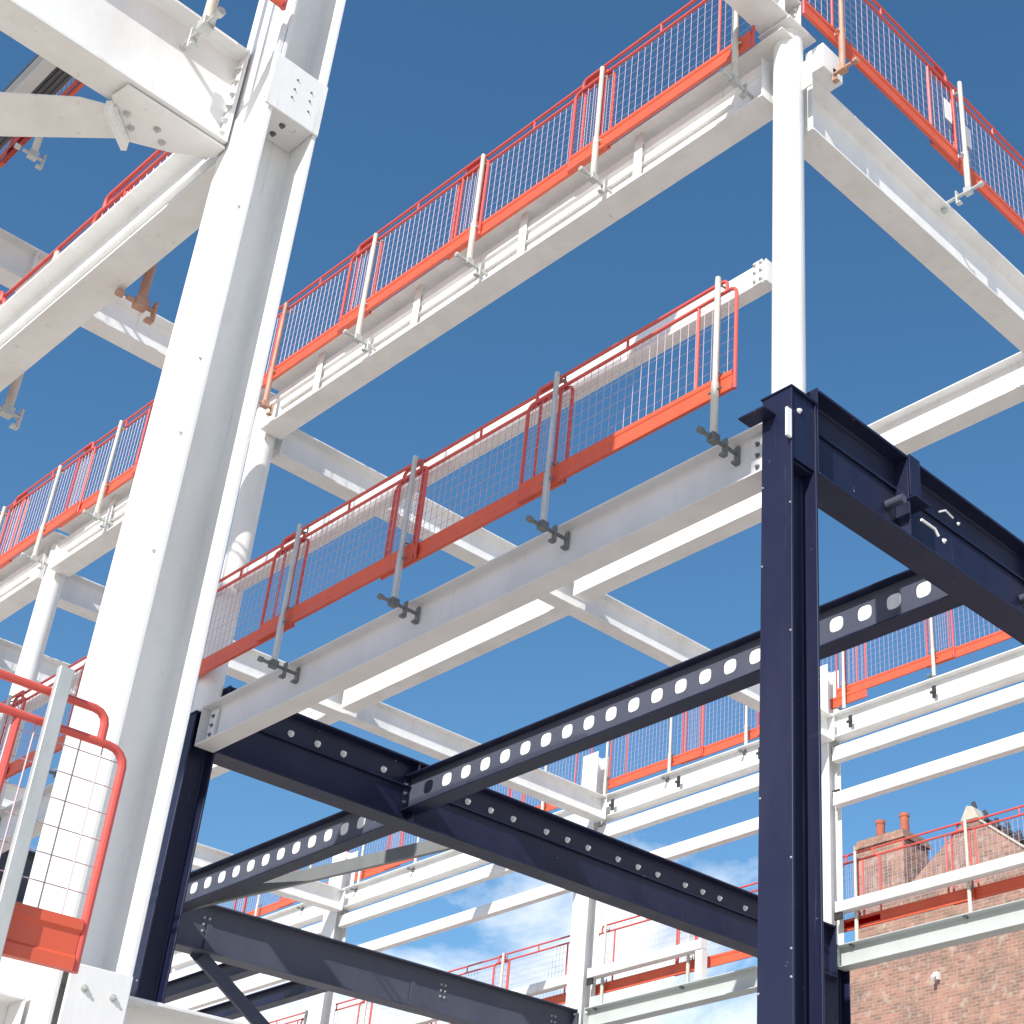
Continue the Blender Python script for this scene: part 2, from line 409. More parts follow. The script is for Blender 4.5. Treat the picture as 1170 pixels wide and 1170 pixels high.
# =================================================================== TOP FRONT BEAMS (A direction)
def top_front(x0, x1, label, stubs):
    b = beam(label, 'x', x0, x1, 6.28, 9.10, .24, .40, WHITE, tf=.016, tw=.010, ends=(1,1), bolts=3, shape='t')
    # half-height ledge angle along the web
    build('ledge_angle', MB().box(x0+.25, x1-.35, 6.185, 6.214, 9.265, 9.271), WHITE, b)
    build('edge_plate', MB().box(x0+.05, x1+.25, 6.10, 6.345, 9.60, 9.612), WHITE, b, bevel=.002)
    for x in stubs:
        build('stub_plate', MB().box(x-.045, x+.045, 6.165, 6.177, 9.12, 9.598), WHITE, b, bevel=.002)
        build('stub_plate', MB().box(x-.006, x+.006, 6.178, 6.185, 9.12, 9.598), WHITE, b, bevel=.002)
    return b
top_front(-12.0, -5.41, 'long white beam under the topmost guardrail row, ending at the corner column head', (-6.75,-8.15,-9.6,-11.1))
top_front(-16.19, -12.28, 'white beam under the upper guardrail row, seen left of the big white column', (-13.2,-15.0))
top_front(-24.0, -16.47, 'white top beam running off the left edge beyond the far left round column', (-18.0,-20.0,-22.0))

# top B-direction beams
b = beam('white top beam dropping to the right edge from the corner column head', 'y', 6.44, 15.36, -5.27, 8.79, .25, .57, WHITE, tf=.02, tw=.011, bolts=4)
def top_B(x, y0, y1, label, stiff=()):
    return beam(label, 'y', y0, y1, x, 8.98, .21, .38, WHITE, tf=.016, tw=.010, bolts=3, stiff=stiff)
top_B(-12.14, 6.45, 15.36, 'white top beam crossing the sky behind the middle guardrail row to the back frame')
top_B(-16.62, 6.45, 15.36, 'white top beam meeting the back column behind the perforated navy beam')
top_B(-23.3, 6.45, 15.36, 'white top beam reaching the left back column above the slate grey beam')
top_B(-18.85, 6.45, 15.36, 'short view of a white top beam low at the left edge behind the round column')
b = top_B(-11.62, -1.0, 5.6, 'white top beam at upper left crossing behind the near pale beam', stiff=(3.55,3.9))
# upper corner beam going out of the frame overhead
beam('white beam leaving the top edge above the corner column head', 'y', 1.5, 6.3, -5.27, 9.745, .28, .30, WHITE, tf=.02, tw=.011, bolts=4, stiff=(6.1,))
# secondary A-direction beams under roof level
beam('white beam reaching the right edge above the navy cross beam', 'x', -12.01, -5.40, 10.53, 9.08, .22, .40, WHITE)
beam('white beam half hidden under the grey front beam, left part', 'x', -16.48, -12.27, 10.53, 9.02, .22, .44, WHITE)
beam('pale white tie behind the near guardrail at the left', 'x', -24.0, -16.76, 10.53, 9.02, .22, .44, WHITE)

# mid height hollow beam
def mid(x0, x1, label):
    r_ = beam(label, 'x', x0, x1, 6.28, 7.31, .12, .19, WHITE, shape='b', ends=(1,1), bolts=0)
    return r_
m1 = mid(-12.0, -5.41, 'white box beam behind the middle guardrail row, bolted to the corner column')
build('connection_plate', MB().box(-5.50,-5.42, 6.19,6.215, 7.28, 7.49), WHITE, m1, bevel=.002)
for dx in (0,.055):
    for z in (7.31,7.39,7.46): bolt(m1, (-5.485+dx, 6.19, z), (0,-1,0), .011, GALV)
mid(-16.19, -12.28, 'white box beam just left of the big column at mid height')
mid(-24.0, -16.47, 'white box beam at the left edge below the round column')

# =================================================================== LEVEL 1 front beams (white, greyed for shade)
def low_front(x0, x1, label, kb=True):
    b = beam(label, 'x', x0, x1, 6.285, 5.68, .19, .385, SHADEW, tf=.014, tw=.010, shape='i', ends=(1,1), bolts=0)
    for x, d in ((x0+.06, 1), (x1-.06, -1)):
        build('end_cleat', MB().box(min(x,x+.12*d), max(x,x+.12*d), 6.255, 6.278, 5.72, 6.02), SHADEW, b, bevel=.002)
        for z in (5.78,5.87,5.96):
            bolt(b, (x+.06*d, 6.255, z), (0,-1,0), .014, DKGALV)
    return b
low_front(X2B+.005, X1A-.005, 'wide grey beam under the middle guardrail row, between the two navy columns')
low_front(-16.19, X2A-.005, 'grey low beam left of the big white column behind the near guardrail')
low_front(-24.0, -16.46, 'grey low beam at the far left edge behind the near guardrail')

# navy B-direction beams
br_ = beam('heavy navy beam with stiffeners running from the corner column to the right edge', 'y', 6.42, 15.3, -5.25, 5.65, .26, .68, NAVY, tf=.02, tw=.014, bolts=0, ends=(1,1))
for y in (7.43, 9.12, 10.8, 12.5):
    build('stiffener', MB().box(-5.242,-5.125,y-.008,y+.008,5.672,6.308), NAVY, br_, bevel=.002)
    build('bracket', MB().box(-5.24,-5.06,y-.02,y+.16,5.96,5.975), NAVY, br_, bevel=.002)
    build('bracket', MB().box(-5.118,-5.106,y-.008,y+.12,5.99,6.34), NAVY, br_, bevel=.002)
    build('spacer_tube', MB().tube([(-5.23,y-.12,5.90),(-5.09,y-.12,5.90)], .035, 16), SLATE, br_)
    build('lashing', MB().tube([(-5.105,y+.10,5.84),(-5.105,y+.26,5.84),(-5.105,y+.30,5.80)], .011, 8), BOLTM, br_)
    build('lashing', MB().tube([(-5.105,y+.33,6.02),(-5.105,y+.41,6.07),(-5.105,y+.50,6.05)], .007, 8), BOLTM, br_)
    bolt(br_, (-5.105, y+.36, 5.79), (1,0,0), .014); bolt(br_, (-5.105, y+.56, 6.03), (1,0,0), .010)
build('web_flat', MB().box(-5.238,-5.222,6.5,15.2,6.08,6.10), NAVY, br_, bevel=.002)

bl = beam('heavy navy beam with rows of white bolt heads leaving the left navy column', 'y', 6.42, 15.3, -12.14, 5.70, .25, .66, NAVY, tf=.02, tw=.013, bolts=0, ends=(1,1))
build('shelf_angle', MB().box(-12.128,-12.095,6.5,15.2,6.09,6.106), NAVY, bl, bevel=.002)
for y in (7.18,7.48,7.78, 8.26, 9.02,9.33,9.64,9.95, 10.42,10.73,11.04, 11.5,11.82,12.14, 12.6,12.9,13.2, 13.66,13.95,14.24):
    bolt(bl, (-12.133, y, 6.19), (1,0,0), .025)
build('stiffener', MB().box(-12.132,-12.02,8.60,8.615,5.722,6.338), NAVY, bl, bevel=.002)

# perforated beams
def cell_beam(label, x0, x1, y, zb, h, w=.24, first=None, pitch=.285, rad=.072, zc=None, n_skip=()):
    root = empty('perforated_beam', ((x0+x1)/2, y, zb), label, 'beam')
    tf, tw = .014, .010
    zc = zc or zb+.29
    build('bottom_flange', MB().box(x0,x1,y-w/2,y+w/2,zb,zb+tf), NAVY, root, bevel=.002)
    build('top_flange', MB().box(x0,x1,y-w/2,y+w/2,zb+h-tf,zb+h), NAVY, root, bevel=.002)
    mb = MB(); z0, z1 = zb+tf+.0005, zb+h-tf-.0005
    ncell = int((x1-x0-.1)/pitch); m0 = (x1-x0-ncell*pitch)/2
    mb.box(x0+.001, x0+m0, y-tw/2, y+tw/2, z0, z1); mb.box(x1-m0, x1-.001, y-tw/2, y+tw/2, z0, z1)
    K = 24
    for c in range(ncell):
        cx = x0+m0+(c+.5)*pitch; hx = pitch/2
        idx = []
        for s in (-1, 1):
            ring = []; border = []
            for k in range(K):
                t = 2*PI*k/K; dx, dz = math.cos(t), math.sin(t)
                # slightly squared opening
                e = (abs(dx)**3.2+abs(dz)**3.2)**(-1/3.2)
                ring.append(len(mb.v)); mb.v.append((cx+dx*rad*e, y+s*tw/2, zc+dz*rad*e*.95))
                lim = 1e9
                if dx > 1e-6: lim = min(lim, hx/dx)
                if dx < -1e-6: lim = min(lim, -hx/dx)
                if dz > 1e-6: lim = min(lim, (z1-zc)/dz)
                if dz < -1e-6: lim = min(lim, (z0-zc)/dz)
                border.append(len(mb.v)); mb.v.append((cx+dx*lim, y+s*tw/2, zc+dz*lim))
            cor = {}
            for (qx, qz) in ((1,1),(-1,1),(-1,-1),(1,-1)):
                cor[(qx,qz)] = len(mb.v); mb.v.append((cx+qx*hx, y+s*tw/2, z1 if qz > 0 else z0))
            idx.append(ring)
            for k in range(K):
                k2 = (k+1) % K
                mb.f.append((ring[k], ring[k2], border[k2], border[k]))
                A, B_ = mb.v[border[k]], mb.v[border[k2]]
                if abs(A[0]-B_[0]) > 1e-6 and abs(A[2]-B_[2]) > 1e-6:
                    qx = 1 if (A[0]+B_[0])/2 > cx else -1; qz = 1 if (A[2]+B_[2])/2 > zc else -1
                    mb.f.append((border[k], border[k2], cor[(qx,qz)]))
        for k in range(K):
            k2 = (k+1) % K
            mb.f.append((idx[0][k], idx[0][k2], idx[1][k2], idx[1][k]))
    build('perforated_web', mb, SLATE, root, smooth=0)  # lighter slate stands in for sunlight on the navy web
    for c in range(ncell):  # pale disc added in each opening to give its bright look
        if c in n_skip: continue
        cx = x0+m0+(c+.5)*pitch
        build('opening_disc', MB().prism([(rad*.93*math.cos(t*PI/12)*(abs(math.cos(t*PI/12))**3.2+abs(math.sin(t*PI/12))**3.2)**(-1/3.2),
               rad*.88*math.sin(t*PI/12)*(abs(math.cos(t*PI/12))**3.2+abs(math.sin(t*PI/12))**3.2)**(-1/3.2)) for t in range(24)], y-.004, y+.004, lambda a,p,q: (cx+p, a, zc+q)), PALE_DISC, root, smooth=0)
    for d, x in ((1, x0), (-1, x1)):
        build('end_plate', MB().box(min(x,x-.012*d), max(x,x-.012*d), y-.085, y+.085, zb+.004, zb+h+.01), NAVY, root, bevel=.002)
        for z in (zb+.10, zb+.19, zb+.28): 
            bolt(root, (x+.001*d, y-.06, z), (d,0,0), .014, DKGALV)
    return root
cell_beam('navy beam with a row of pale oval openings crossing behind the corner column', -12.115, -5.27, 8.6, 5.83, .375, w=.18, zc=6.035, n_skip=(0,))
cell_beam('navy beam with pale oval openings at lower left, under the bolted navy beam', -16.75, -12.165, 8.7, 5.79, .375, w=.18, zc=6.0)

# grey lower B beam (next bay) with gussets and bolt groups
gb = beam('big slate grey beam running from lower left to the white back column', 'y', 6.45, 15.3, -16.9, 5.53, .24, .58, SLATE, tf=.018, tw=.012, bolts=3, stiff=())
build('gusset', MB().prism([(0,0),(.34,0),(.30,.05),(.05,.34),(0,.34)], -16.885, -16.873, lambda a,p,q: (a, 9.35+p, 5.552+q)), SLATE, gb, bevel=.002)
build('gusset', MB().prism([(0,0),(.34,0),(.30,.05),(.05,.34),(0,.34)], -16.885, -16.873, lambda a,p,q: (a, 12.4+p, 5.552+q)), SLATE, gb, bevel=.002)
for y in (9.3, 12.9, 14.9):
    for i in range(2):
        for j in range(3): bolt(gb, (-16.893, y+i*.07, 5.80+.08*j), (1,0,0), .012, GALV)
# brace below
def bar(name, label, cat, p, q, w, t, mat, up=(0,0,1), end_w=None):
    p, q = Vector(p), Vector(q); d = (q-p).normalized(); a = d.cross(Vector(up)).normalized(); u = a.cross(d).normalized()
    root = empty(name, tuple(p), label, cat)
    def B(p0, p1, wa, wu):
        mb = MB(); n0 = 0
        for c in (p0, p1):
            for s, r2 in ((-1,-1),(1,-1),(1,1),(-1,1)): mb.v.append(tuple(c + a*s*wa/2 + u*r2*wu/2))
        mb.f += [(0,1,2,3),(7,6,5,4),(0,4,5,1),(1,5,6,2),(2,6,7,3),(3,7,4,0)]
        return mb
    build('bar', B(p, q, w, t), mat, root, bevel=.002)
    for e, s in ((p,1),(q,-1)):
        build('end_plate', B(e+d*s*-.10-u*(t/2+.009), e+d*s*.12-u*(t/2+.009), w*.9, .012), mat, root, bevel=.002)
        for k in (-.05, .05):
            bolt(root, tuple(e+d*s*k-u*(t/2+.015)), tuple(-u), .012, GALV)
    return root
bar('plan_brace', 'thin grey diagonal bar from the left navy column to below the bolted navy beam', 'brace', (-16.75,8.82,5.93), (-12.28,9.60,5.93), .05, .15, MIDG)
bar('diagonal_brace', 'dark diagonal brace hanging from the slate grey beam at the bottom left', 'brace', (-16.9,9.35,5.50), (-16.2,11.6,3.6), .16, .05, SLATE, up=(1,0,0))
for y, lab in ((10.55,'dark beam under the slate grey beam, higher of two'), (11.6,'dark beam under the slate grey beam, lower of two')):
    beam(lab, 'x', -24, -17.03, y, 5.74, .16, .22, NAVY, bolts=0)
for y, z, lab in ((11.9,4.1,'white strut seen through the lower left gap beside the brace'),(12.9,3.2,'white strut at the bottom edge left of the back columns')):
    beam(lab, 'x', -24, -17.03, y, z, .12, .16, WHITE, shape='b', bolts=0)

# =================================================================== BACK FRAME (y = 15.5)
YB = 15.5
def back_col(label, x0, x1, z0=-1.6, z1=9.45, mat=WHITE):
    r_ = h_column(label, x0, x1, YB-.15, YB+.12, z0, z1, mat)
    for z in (8.95, 8.3, 6.6):
        build('rail_cleat', MB().box(x1-.02, x1+.10, YB-.06, YB-.03, z-.10, z+.005), BLACKI, r_, bevel=.002)
    return r_
back_col('white back column just right of the navy corner column', -12.42, -12.14, z0=6.16, z1=10.2)
bcb = h_column('black lower column below the white one, right of the navy corner column', -12.36, -12.06, YB-.15, YB+.12, -1.6, 6.15, NAVY)
for z in (6.05,5.97,5.89,5.8): bolt(bcb, (-12.30, YB-.15, z), (0,-1,0), .02)
back_col('white back column under the middle of the perforated navy beam', -17.12, -16.78, z1=10.2)
back_col('white back column at left, above the slate grey beam', -23.75, -23.35, z1=10.2)
h_column('white back column near the bottom left of the back frame', -29.4, -29.1, YB-.15, YB+.12, -1.6, 10, WHITE)
h_column('white post short of the right edge in the back frame', -5.4, -5.1, YB-.15, YB+.12, -1.6, 9.4, WHITE)
bays = [(-12.13, -5.41, 'right of the corner column'), (-16.77, -12.43, 'in the middle bay'), (-23.34, -17.13, 'in the left bay'), (-29.0, -23.76, 'in the farthest left bay')]
for x0, x1, where in bays:
    t = beam('deep white top beam of the back frame '+where, 'x', x0, x1, YB, 9.06, .2, .37, WHITE, name='steel_beam', bolts=2)
    if x0 > -17:
        for xx in (x0+.35, x0+1.75, x0+3.35):
            build('cleat', MB().box(xx-.03,xx+.03,YB-.118,YB-.101,9.12,9.30), BLACKI, t, bevel=.002)
            build('cleat', MB().box(xx-.06,xx+.045,YB-.128,YB-.119,9.19,9.23), BLACKI, t, bevel=.002)
    for z, h, lab in ((8.72,.21,'upper white cladding rail '), (8.07,.19,'middle white cladding rail '), (6.59,.14,'lower white cladding rail ')):
        if z < 7 and x0 == -16.77:
            x1b = -14.5
        else: x1b = x1
        beam(lab+where, 'x', x0, x1b, YB-.02, z, .13, h, WHITE, shape='b', cat='rail', name='cladding_rail', bolts=0)
    if x0 < -6:
        lowb = beam('pale green grey low back frame beam '+where, 'x', x0, x1, YB, 5.86, .2, .29, PALEG, bolts=2)
sp = beam('short white stub post below the lower rail of the middle bay', 'x', -14.62, -14.5, YB, 6.17, .13, .42, WHITE, shape='b', cat='post', name='stub_post', bolts=0)

# =================================================================== GUARD RAIL ROWS
# topmost front row
G = 'guardrail panels of the topmost front row'; GP = 'guardrail posts of the topmost front row'
for i in range(4):
    x = -5.40-1.60*i
    panel(2.05, (x-2.05, 6.04+(.03 if i%2 else 0), 9.54), 'x', 'red mesh barrier in the topmost front row, %s from the corner column' % ORD[i], G)
for i, x in enumerate((-5.55,-7.09,-8.64,-10.23)):
    post('top', (x, 6.05, 9.49), 'x', 'cream scaffold post clamped in the topmost front row, %s from the corner column' % ORD[i], GP)
post('rusty', (-11.76, 6.08, 9.49), 'x', 'rusty post at the left end of the topmost front row, beside the big column', GP)
G2 = 'guardrail panels left of the big column at top level'
for i in range(5):
    x = -12.3-1.62*i
    panel(2.05, (x-2.05, 6.04+(.03 if i%2 else 0), 9.54), 'x', 'red mesh barrier in the upper row left of the big white column, %s leftwards' % ORD[i], G2)
for i in range(5):
    post('top', (-13.55-1.38*i, 6.05, 9.49), 'x', 'cream post in the upper row left of the big white column, %s leftwards' % ORD[i], 'guardrail posts left of the big column at top level')
# right hand row along the top B beam
for i in range(4):
    y = 6.1+1.72*i
    p_ = panel(2.05, (-5.03-(.03 if i%2 else 0), y+.1, 9.74), 'y', 'red mesh barrier against the sky at upper right, %s from the corner column' % ORD[i], 'guardrail panels at upper right')
for i, y in enumerate((6.56, 8.25, 9.95)):
    post('rusty' if i == 0 else 'top', (-4.99, y, 9.66), 'y', ('rusty brown post beside the corner column head' if i == 0 else 'cream post at upper right, %s from the corner column' % ORD[i]), 'guardrail posts at upper right')
for k, (y, z, lab) in enumerate(((8.13, 10.28, 'white notice tag left of the cream post at upper right'), (8.42, 10.20, 'white notice tag right of the cream post at upper right'))):
    tag(build('notice_tag', MB().box(-5.012,-5.008,y-.05,y+.05,z-.12,z+.12), TAGM, origin=(-5.01,y,z)), lab, 'tag')
# panels on the far side of the corner head (seen behind it)
# middle row on the grey beam
for i in range(4):
    x = -5.57-1.69*i
    panel(2.15, (x-2.15, 6.10+(.035 if i%2 else 0), 6.37), 'x', 'red mesh barrier in the middle row on the grey beam, %s from the corner column' % ORD[i], 'guardrail panels of the middle row', H=1.0)
for i, x in enumerate((-5.69,-7.34,-9.05,-10.66)):
    post('cream' if i in (0,) else 'low', (x, 6.08, 6.37), 'x', 'galvanised post in the middle row, %s from the corner column' % ORD[i], 'guardrail posts of the middle row')
for i in range(6):
    x = -12.3-1.69*i
    panel(2.15, (x-2.15, 6.10+(.035 if i%2 else 0), 6.37), 'x', 'red mesh barrier low behind the near guardrail, %s from the big column' % ORD[i], 'guardrail panels of the low left row')
    post('low', (x-.25, 6.08, 6.37), 'x', 'grey post low behind the near guardrail, %s from the big column' % ORD[i], 'guardrail posts of the low left row')
# back frame, top level
for i in range(5):
    x = -12.17+1.55*i
    panel(2.0 if i else 2.0, (x, YB+.10+(.035 if i%2 else 0), 9.74), 'x', 'orange mesh barrier on the back frame right of the corner column, %s along' % ORD[i], 'back top guardrail panels, right bay')
for i in range(3):
    x = -16.75+1.55*i
    panel(2.0, (x, YB+.10+(.035 if i%2 else 0), 9.62), 'x', 'orange mesh barrier on the back frame under the perforated beam, %s from the left' % ORD[i], 'back top guardrail panels, middle bay')
for i in range(7):
    x = -19.2-1.62*i
    panel(2.0, (x, YB+.10+(.035 if i%2 else 0), 9.62), 'x', 'orange mesh barrier on the back frame, %s left of the middle back column' % ORD[i], 'back top guardrail panels, left bays')
for i, x in enumerate((-11.98,-10.45,-8.9,-7.35)):
    post('back', (x, YB+.06, 9.75), 'x', 'cream post on the back frame right of the corner column, %s from the left' % ORD[i], 'back top guardrail posts, right bay')
for i, x in enumerate((-16.75,-15.35,-13.8)):
    post('back', (x, YB+.06, 9.63), 'x', 'cream post on the back frame under the perforated beam, %s from the left' % ORD[i], 'back top guardrail posts, middle bay')
for i in range(6):
    post('back', (-18.2-1.62*i, YB+.06, 9.63), 'x', 'cream post on the back frame at left, %s left of the middle back column' % ORD[i], 'back top guardrail posts, left bays')
# back frame, low level
for i in range(4):
    panel(2.05, (-12.2+1.75*i, YB+.16+(.035 if i%2 else 0), 6.40), 'x', 'red barrier in front of the brick gable, %s from the black column' % ORD[i], 'back low guardrail panels, right bay')
for i in range(4):
    post('back', (-11.9+1.75*i, YB+.12, 6.4), 'x', 'pale post in front of the brick gable, %s from the black column' % ORD[i], 'back low guardrail posts, right bay')
for i in range(3):
    panel(2.05, (-16.85+1.62*i, YB+.16+(.035 if i%2 else 0), 6.40), 'x', 'red barrier low in the middle back bay, %s from the left' % ORD[i], 'back low guardrail panels, middle bay')
for i in range(3):
    post('back', (-16.6+1.72*i, YB+.12, 6.4), 'x', 'dark shaded post low in the middle back bay, %s from the left' % ORD[i], 'back low guardrail posts, middle bay')
for i in range(7):
    panel(2.05, (-19.2-1.75*i, YB+.16+(.035 if i%2 else 0), 6.40), 'x', 'red barrier low in the left back bays above the slate beam, %s from the right' % ORD[i], 'back low guardrail panels, left bays')
    post('back', (-18.9-1.75*i, YB+.12, 6.4), 'x', 'post low in the left back bays above the slate beam, %s from the right' % ORD[i], 'back low guardrail posts, left bays')

# =================================================================== NEAR WING (left foreground)
NX0, NX1, NY0, NY1 = -5.78, -5.35, 2.44, 2.715
nc = h_column('massive near white column leaning across the left third of the picture', NX0, NX1, NY0, NY1, -1.6, 9.3, WHITE, tf=.022, tw=.016)
# upper connection box between the flanges
build('connection_plate', MB().box(NX1-.002, NX1+.014, 2.41, 2.715, 5.84, 6.19), WHITE, nc, bevel=.003)
build('diaphragm_plate', MB().box(NX0+.225, NX1-.003, NY0+.023, NY1-.023, 5.85, 5.866), WHITE, nc, bevel=.002)
build('diaphragm_plate', MB().box(NX0+.225, NX1-.003, NY0+.023, NY1-.023, 6.17, 6.186), WHITE, nc, bevel=.002)
build('splice_fin', MB().box(NX1-.03, NX1-.003, 2.413, 2.437, 5.9, 6.42), WHITE, nc, bevel=.002)
for (y, z) in ((2.545,6.10),(2.54,6.03),(2.535,5.97),(2.63,6.08),(2.63,6.02),(2.635,5.95)): bolt(nc, (NX1+.014, y, z), (1,0,0), .0045, DKGALV)
for x in (-5.50,-5.42): bolt(nc, (x, 2.56, 5.85), (0,0,-1), .012, DKGALV)
# lower stub with end plate
build('connection_plate', MB().box(NX1+.02, NX1+.035, 2.47, 2.70, .9, 1.60), WHITE, nc, bevel=.003)
build('stub_flange', MB().box(NX0+.225, NX1+.019, 2.47, 2.70, 1.585, 1.60), WHITE, nc, bevel=.002)
for (y, z) in ((2.53,1.52),(2.64,1.51),(2.53,1.36),(2.64,1.35)): bolt(nc, (NX1+.035, y, z), (1,0,0), .010, GALV)
for (x,z) in ((-5.40,5.2),(-5.41,4.3),(-5.42,3.9),(-5.40,3.3)): bolt(nc, (x, NY0, z), (0,-1,0), .008, GALV)

# near B beam towards the camera side
nb = beam('deep near white beam filling the top left corner, bolted to the big column', 'y', -4.0, 2.425, -5.775, 5.80, .20, .66, WHITE, tf=.018, tw=.012, bolts=0, ends=(0,1))
for i in range(6):
    z = 5.88+i*.092
    bolt(nb, (-5.72, 2.413, z), (0,-1,0), .014, GALV)
# near A beam going left
na = beam('near pale beam running from the big column out of the left edge', 'x', -14.0, NX0-.005, 2.54, 5.73, .20, .46, WHITE, tf=.018, tw=.012, bolts=0, ends=(0,1))
build('web_slot', MB().box(-7.33,-7.27,2.526,2.533,5.78,5.90), BLACKI, na)
build('ledge_angle', MB().box(-13.9,-5.95,2.50,2.533,5.97,5.978), WHITE, na)
# gusset and flat bracing bar
ng = empty('gusset_bracket', (-6.0,2.1,5.79), 'white gusset with four bolts under the near beams at upper left', 'bracket')
build('gusset', MB().prism([(-5.70,2.43),(-5.70,1.90),(-5.82,1.885),(-6.04,2.065),(-5.93,2.27),(-5.80,2.43)], 5.775, 5.789, lambda a,p,q: (p,q,a)), WHITE, ng, bevel=.002)
build('bolted_angle', MB().prism([(-5.84,1.90),(-5.86,1.88),(-6.03,2.07),(-6.01,2.09)], 5.70, 5.774, lambda a,p,q: (p,q,a)), WHITE, ng, bevel=.002)
for (x, y) in ((-5.86,1.99),(-5.93,2.05),(-5.84,2.14),(-5.90,2.20)): bolt(ng, (x,y,5.775), (0,0,-1), .014, GALV)
fb = empty('plan_brace', (-6.3,1.7,5.75), 'pale flat bar lying level at the upper left edge', 'brace')
build('bar', MB().prism([(-7.60,.64),(-7.38,.30),(-6.19,1.52),(-5.93,1.78),(-5.85,1.93),(-5.99,2.07),(-6.46,1.65)], 5.755, 5.767, lambda a,p,q: (p,q,a)), WHITE, fb, bevel=.002)

# wing upper level: beam with deck
wt = beam('thin pale edge beam of the dark deck in the upper left', 'x', -14, -5.4, 2.565, 9.30, .09, .18, GREYW, bolts=0)
dk = MB()
for i in range(7):
    y = 2.53+i*.04
    dk.box(-14, -5.45, y, y+.022, 9.485, 9.50)
dk.box(-14, -5.45, 2.525, 2.80, 9.501, 9.56)
tag(build('metal_deck', dk, DECK, origin=(-9.5,2.66,9.5), smooth=0), 'dark ribbed metal deck strip glimpsed behind the top left beam', 'deck', kind='thing')
for i in range(3):
    panel(2.05, (-9.2-1.62*i-2.05+2, 2.88, 9.46), 'x', 'red barrier beside the dark deck at upper left, %s from the right' % ORD[i], 'barriers of the deck')
post('short', (-10.12, 2.90, 9.30), 'x', 'cream post with its clamp foot showing under the pale flat bar at upper left', 'guardrail posts of the deck')
# slab added overhead, out of frame, to shade the middle row and its beam
tag(build('shade_slab', MB().box(-24, -3.4, -3.78, -2.35, 14.0, 14.22).box(-24, -1.42, -4.6, -3.78, 14.0, 14.22), WHITE, origin=(-13,-2.5,14.0), bevel=.01), 'added unseen slab high overhead, shading the middle row', 'slab', kind='thing')
# row behind near A beam
for i in range(4):
    panel(2.05, (-6.0-1.62*i-2.05, 2.74+(.035 if i%2 else 0), 6.08), 'x', 'red barrier peeking over the near pale beam at left, %s from the big column' % ORD[i], 'guardrail panels behind the near pale beam')
for i, x in enumerate((-7.0, -8.54, -10.1)):
    post('short' if i else 'rusty', (x, 2.79, 5.97), 'x', ('rusty post whose foot shows under the near pale beam beside the big column' if i == 0 else 'cream post whose foot shows under the near pale beam, %s from the big column' % ORD[i]), 'guardrail posts behind the near pale beam')
post('top', (-5.60, 2.12, 6.56), 'y', 'cream scaffold post clamped on the beam at the top left', 'guardrail posts of the wing')
panel(.62, (-5.30, 1.745, 6.44), 'y', 'red barrier corner poking in at the top beside the big column', 'guardrail panels of the wing')

# near bottom-left guardrail (B direction)
npn = panel(1.95, (-4.60, 2.144-1.95, 1.353), 'y', 'large near red mesh barrier at the lower left edge', 'near guardrail', H=.83)
nps = empty('guardrail_post', (-4.56,1.89,.95), 'flat galvanised post in front of the near red barrier', 'guardrail post')
build('post_bar', MB().prism([(1.872,-1.6),(1.920,-1.6),(1.893,2.255),(1.845,2.255)], -4.565, -4.54, lambda a,p,q: (a,p,q)), GALV, nps, bevel=.003)
build('panel_hook', MB().tube([(-4.565,1.872,2.06),(-4.60,1.872,2.06),(-4.62,1.872,2.09)], .007, 8), GALV, nps)
build('panel_hook', MB().tube([(-4.565,1.882,1.54),(-4.60,1.882,1.54),(-4.62,1.882,1.57)], .007, 8), DKGALV, nps)
# lower near beam to the right of the column base
beam('white beam end at the bottom left corner below the big column', 'y', 2.72, 6.14, -5.52, 1.1, .22, .46, WHITE, bolts=2)
beam('white beam at the very bottom left under the near red barrier', 'y', -3.0, 2.42, -5.60, 1.1, .22, .40, WHITE, bolts=0)

# =================================================================== BRICK HOUSE
hy = 30.0
house = empty('brick_house', (-19.4, hy, -1.6), 'old brick house with pointed gable and chimney at the lower right', 'building')
ax, az = -19.38, 14.35
pr = [(-23.35,-1.6),(-15.4,-1.6),(-15.4,11.05),(ax,az),(-23.35,11.6)]
build('gable_wall', MB().prism(pr, hy, hy+9, lambda a,p,q: (p,a,q)), BRICK, house, smooth=0)
# coping along both slopes
def slope(p, q, w0, w1, th, name, mat):
    (x0,z0),(x1,z1) = p, q; L_ = math.hypot(x1-x0,z1-z0); nx, nz = -(z1-z0)/L_, (x1-x0)/L_
    if nz < 0: nx, nz = -nx, -nz
    return build(name, MB().prism([(x0,z0),(x1,z1),(x1+nx*th,z1+nz*th),(x0+nx*th,z0+nz*th)], w0, w1, lambda a,p_,q_: (p_,a,q_)), mat, house, smooth=0)
slope((ax,az+.003),(-15.3,10.96), hy-.04, hy+.25, .045, 'coping', STONE)
slope((ax,az+.003),(-15.2,10.88), hy+.252, hy+9.1, .13, 'roof', TILE)
slope((ax,az+.003),(-23.5,11.5), hy+.252, hy+9.1, .13, 'roof', TILE)
build('apex_stone', MB().prism([(ax-.26,az-.14),(ax+.26,az-.14),(ax+.12,az+.18),(ax-.05,az+.24)], hy-.09, hy+.3, lambda a,p,q: (p,a,q)), STONE, house, bevel=.02)
for k in range(7):
    x = ax+.06+k*.30; z = az-.82*(x-ax)+.18
    build('ridge_ornament', MB().tube([(x,hy+.1,z-.08),(x+.02,hy+.1,z+.10),(x-.02,hy+.1,z+.22-.05*(k%3))], .055-.006*(k%2), 8), TILE, house)
